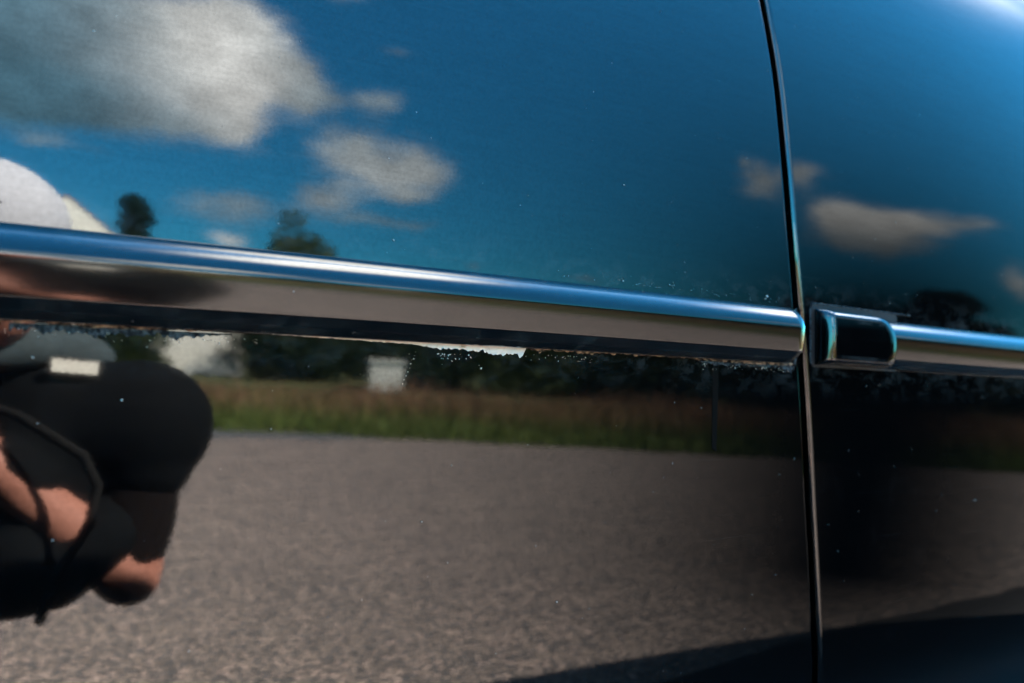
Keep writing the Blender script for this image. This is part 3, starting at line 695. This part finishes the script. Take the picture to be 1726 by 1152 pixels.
# white cap with a small dark mark and peak turned to the back
th = np.linspace(0, 2 * math.pi, 49)[:-1]
rows = []
for k in np.linspace(0, 1, 16):
    ph = k * R(98); rows.append([(.150 + .108 * math.sin(ph) * math.cos(a), -.735 + .120 * math.sin(ph) * math.sin(a), .900 + .108 * math.cos(ph) - .012 * math.sin(a) * k) for a in th])
cap_o = wear(grid_obj('cap', np.array(rows), M['white'], close_u=True, flip=True))
bmk = [(.150 + .1085 * math.sin(p_) * math.cos(a_), -.735 + .1205 * math.sin(p_) * math.sin(a_), .900 + .1085 * math.cos(p_) - .012 * math.sin(a_) * p_ / R(98)) for p_, a_ in zip([R(62), R(64), R(68), R(73), R(76), R(75)], [R(112), R(102), R(94), R(90), R(86), R(82)])]
mk = tube('cap_mark', bmk, .003, M['strap'], None, 6, [.001, .0028, .0032, .0030, .0025, .001]); mk.parent = cap_o; mk.matrix_parent_inverse = Matrix.Identity(4)
rows = [[(.150 + (.104 + .07 * d) * math.cos(a), -.735 - .02 + (.115 + .075 * d) * math.sin(a), .885 - .018 * d - .01 * abs(math.cos(a))) for a in np.linspace(R(205), R(335), 20)] for d in (0, .5, 1)]
pk = grid_obj('peak', np.array(rows), M['white'], None); pk.parent = cap_o
sm = pk.modifiers.new('thick', 'SOLIDIFY'); sm.thickness = .003
# white label on the chest
bm = bmesh.new(); box(bm, (.230, -.668, .698), (.284, -.660, .716)); bmesh.ops.bevel(bm, geom=bm.edges[:], offset=.002, segments=2)
bmesh.ops.rotate(bm, cent=(.257, -.664, .707), matrix=Matrix.Rotation(R(4), 3, 'Y'), verts=bm.verts[:])
wear(bm_obj('chest_label', bm, M['render'], None))

# ------------------------------------------------------------------ the hand-held camera (its front glass just behind the eye point)
fwd = Vector((math.sin(R(YAW)) * math.cos(R(PITCH)), math.cos(R(YAW)) * math.cos(R(PITCH)), math.sin(R(PITCH))))
kam = empty('handheld_camera', CAMLOC - fwd * .012); tag(kam, 'black camera with short lens held low by the crouching person', 'camera')
kam.rotation_euler = (R(PITCH), 0, R(-YAW))
def ring(name, prof, m_):
    th_ = np.linspace(0, 2 * math.pi, 41)[:-1]
    return grid_obj(name, np.array([[(r_ * math.cos(a), yy, r_ * math.sin(a)) for a in th_] for r_, yy in prof]), m_, kam, close_u=True)
ring('lens_barrel', [(.030, -.004), (.034, 0), (.036, -.004), (.036, -.03), (.034, -.032), (.034, -.055), (.037, -.057), (.037, -.075), (.0, -.075)], M['camblack'])
ring('front_glass', [(.0, -.006), (.015, -.0065), (.030, -.009)], M['lens'])
bm = bmesh.new(); box(bm, (-.068, -.120, -.045), (.050, -.075, .040)); bmesh.ops.bevel(bm, geom=bm.edges[:], offset=.006, segments=3)
bm_obj('camera_body', bm, M['camblack'], kam, False)
bm = bmesh.new(); box(bm, (.0505, -.115, -.045), (.080, -.060, .032)); bmesh.ops.bevel(bm, geom=bm.edges[:], offset=.010, segments=3)
bm_obj('grip', bm, M['camblack'], kam, False)
bm = bmesh.new(); box(bm, (-.026, -.118, .0405), (.026, -.070, .062)); bmesh.ops.bevel(bm, geom=bm.edges[:], offset=.008, segments=3)
bm_obj('viewfinder', bm, M['camblack'], kam, False)
bm = bmesh.new(); bmesh.ops.create_cone(bm, cap_ends=True, segments=20, radius1=.009, radius2=.009, depth=.008, matrix=Matrix.Translation((.036, -.095, .0445)))
bm_obj('dial', bm, M['chrome'], kam, False)
# strap looping off the grip, across the forearm, with its loose tail
def ribbon(name, pts, wid, m_, parent):
    pts = [Vector(p) for p in pts]; rows_ = []
    for i, p in enumerate(pts):
        d = (pts[min(i + 1, len(pts) - 1)] - pts[max(i - 1, 0)]).normalized(); s = d.cross(Vector((.25, -.97, 0))).normalized() * wid
        rows_.append([tuple(p - s), tuple(p + s)])
    o = grid_obj(name, np.array(rows_), m_, None); q = o.modifiers.new('thick', 'SOLIDIFY'); q.thickness = .002
    o.parent = parent; o.matrix_parent_inverse = parent_inv(parent); return o
def parent_inv(p): 
    return (Matrix.Translation(p.location) @ p.rotation_euler.to_matrix().to_4x4()).inverted()
ribbon('strap', [(.120, -.668, .672), (.19, -.60, .645), (.255, -.572, .600), (.272, -.570, .565), (.266, -.572, .52), (.238, -.580, .46), (.220, -.580, .400)], .0060, M['strap'], kam)
ribbon('strap', [(.115, -.67, .700), (.16, -.67, .735), (.20, -.70, .765)], .010, M['strap'], kam)
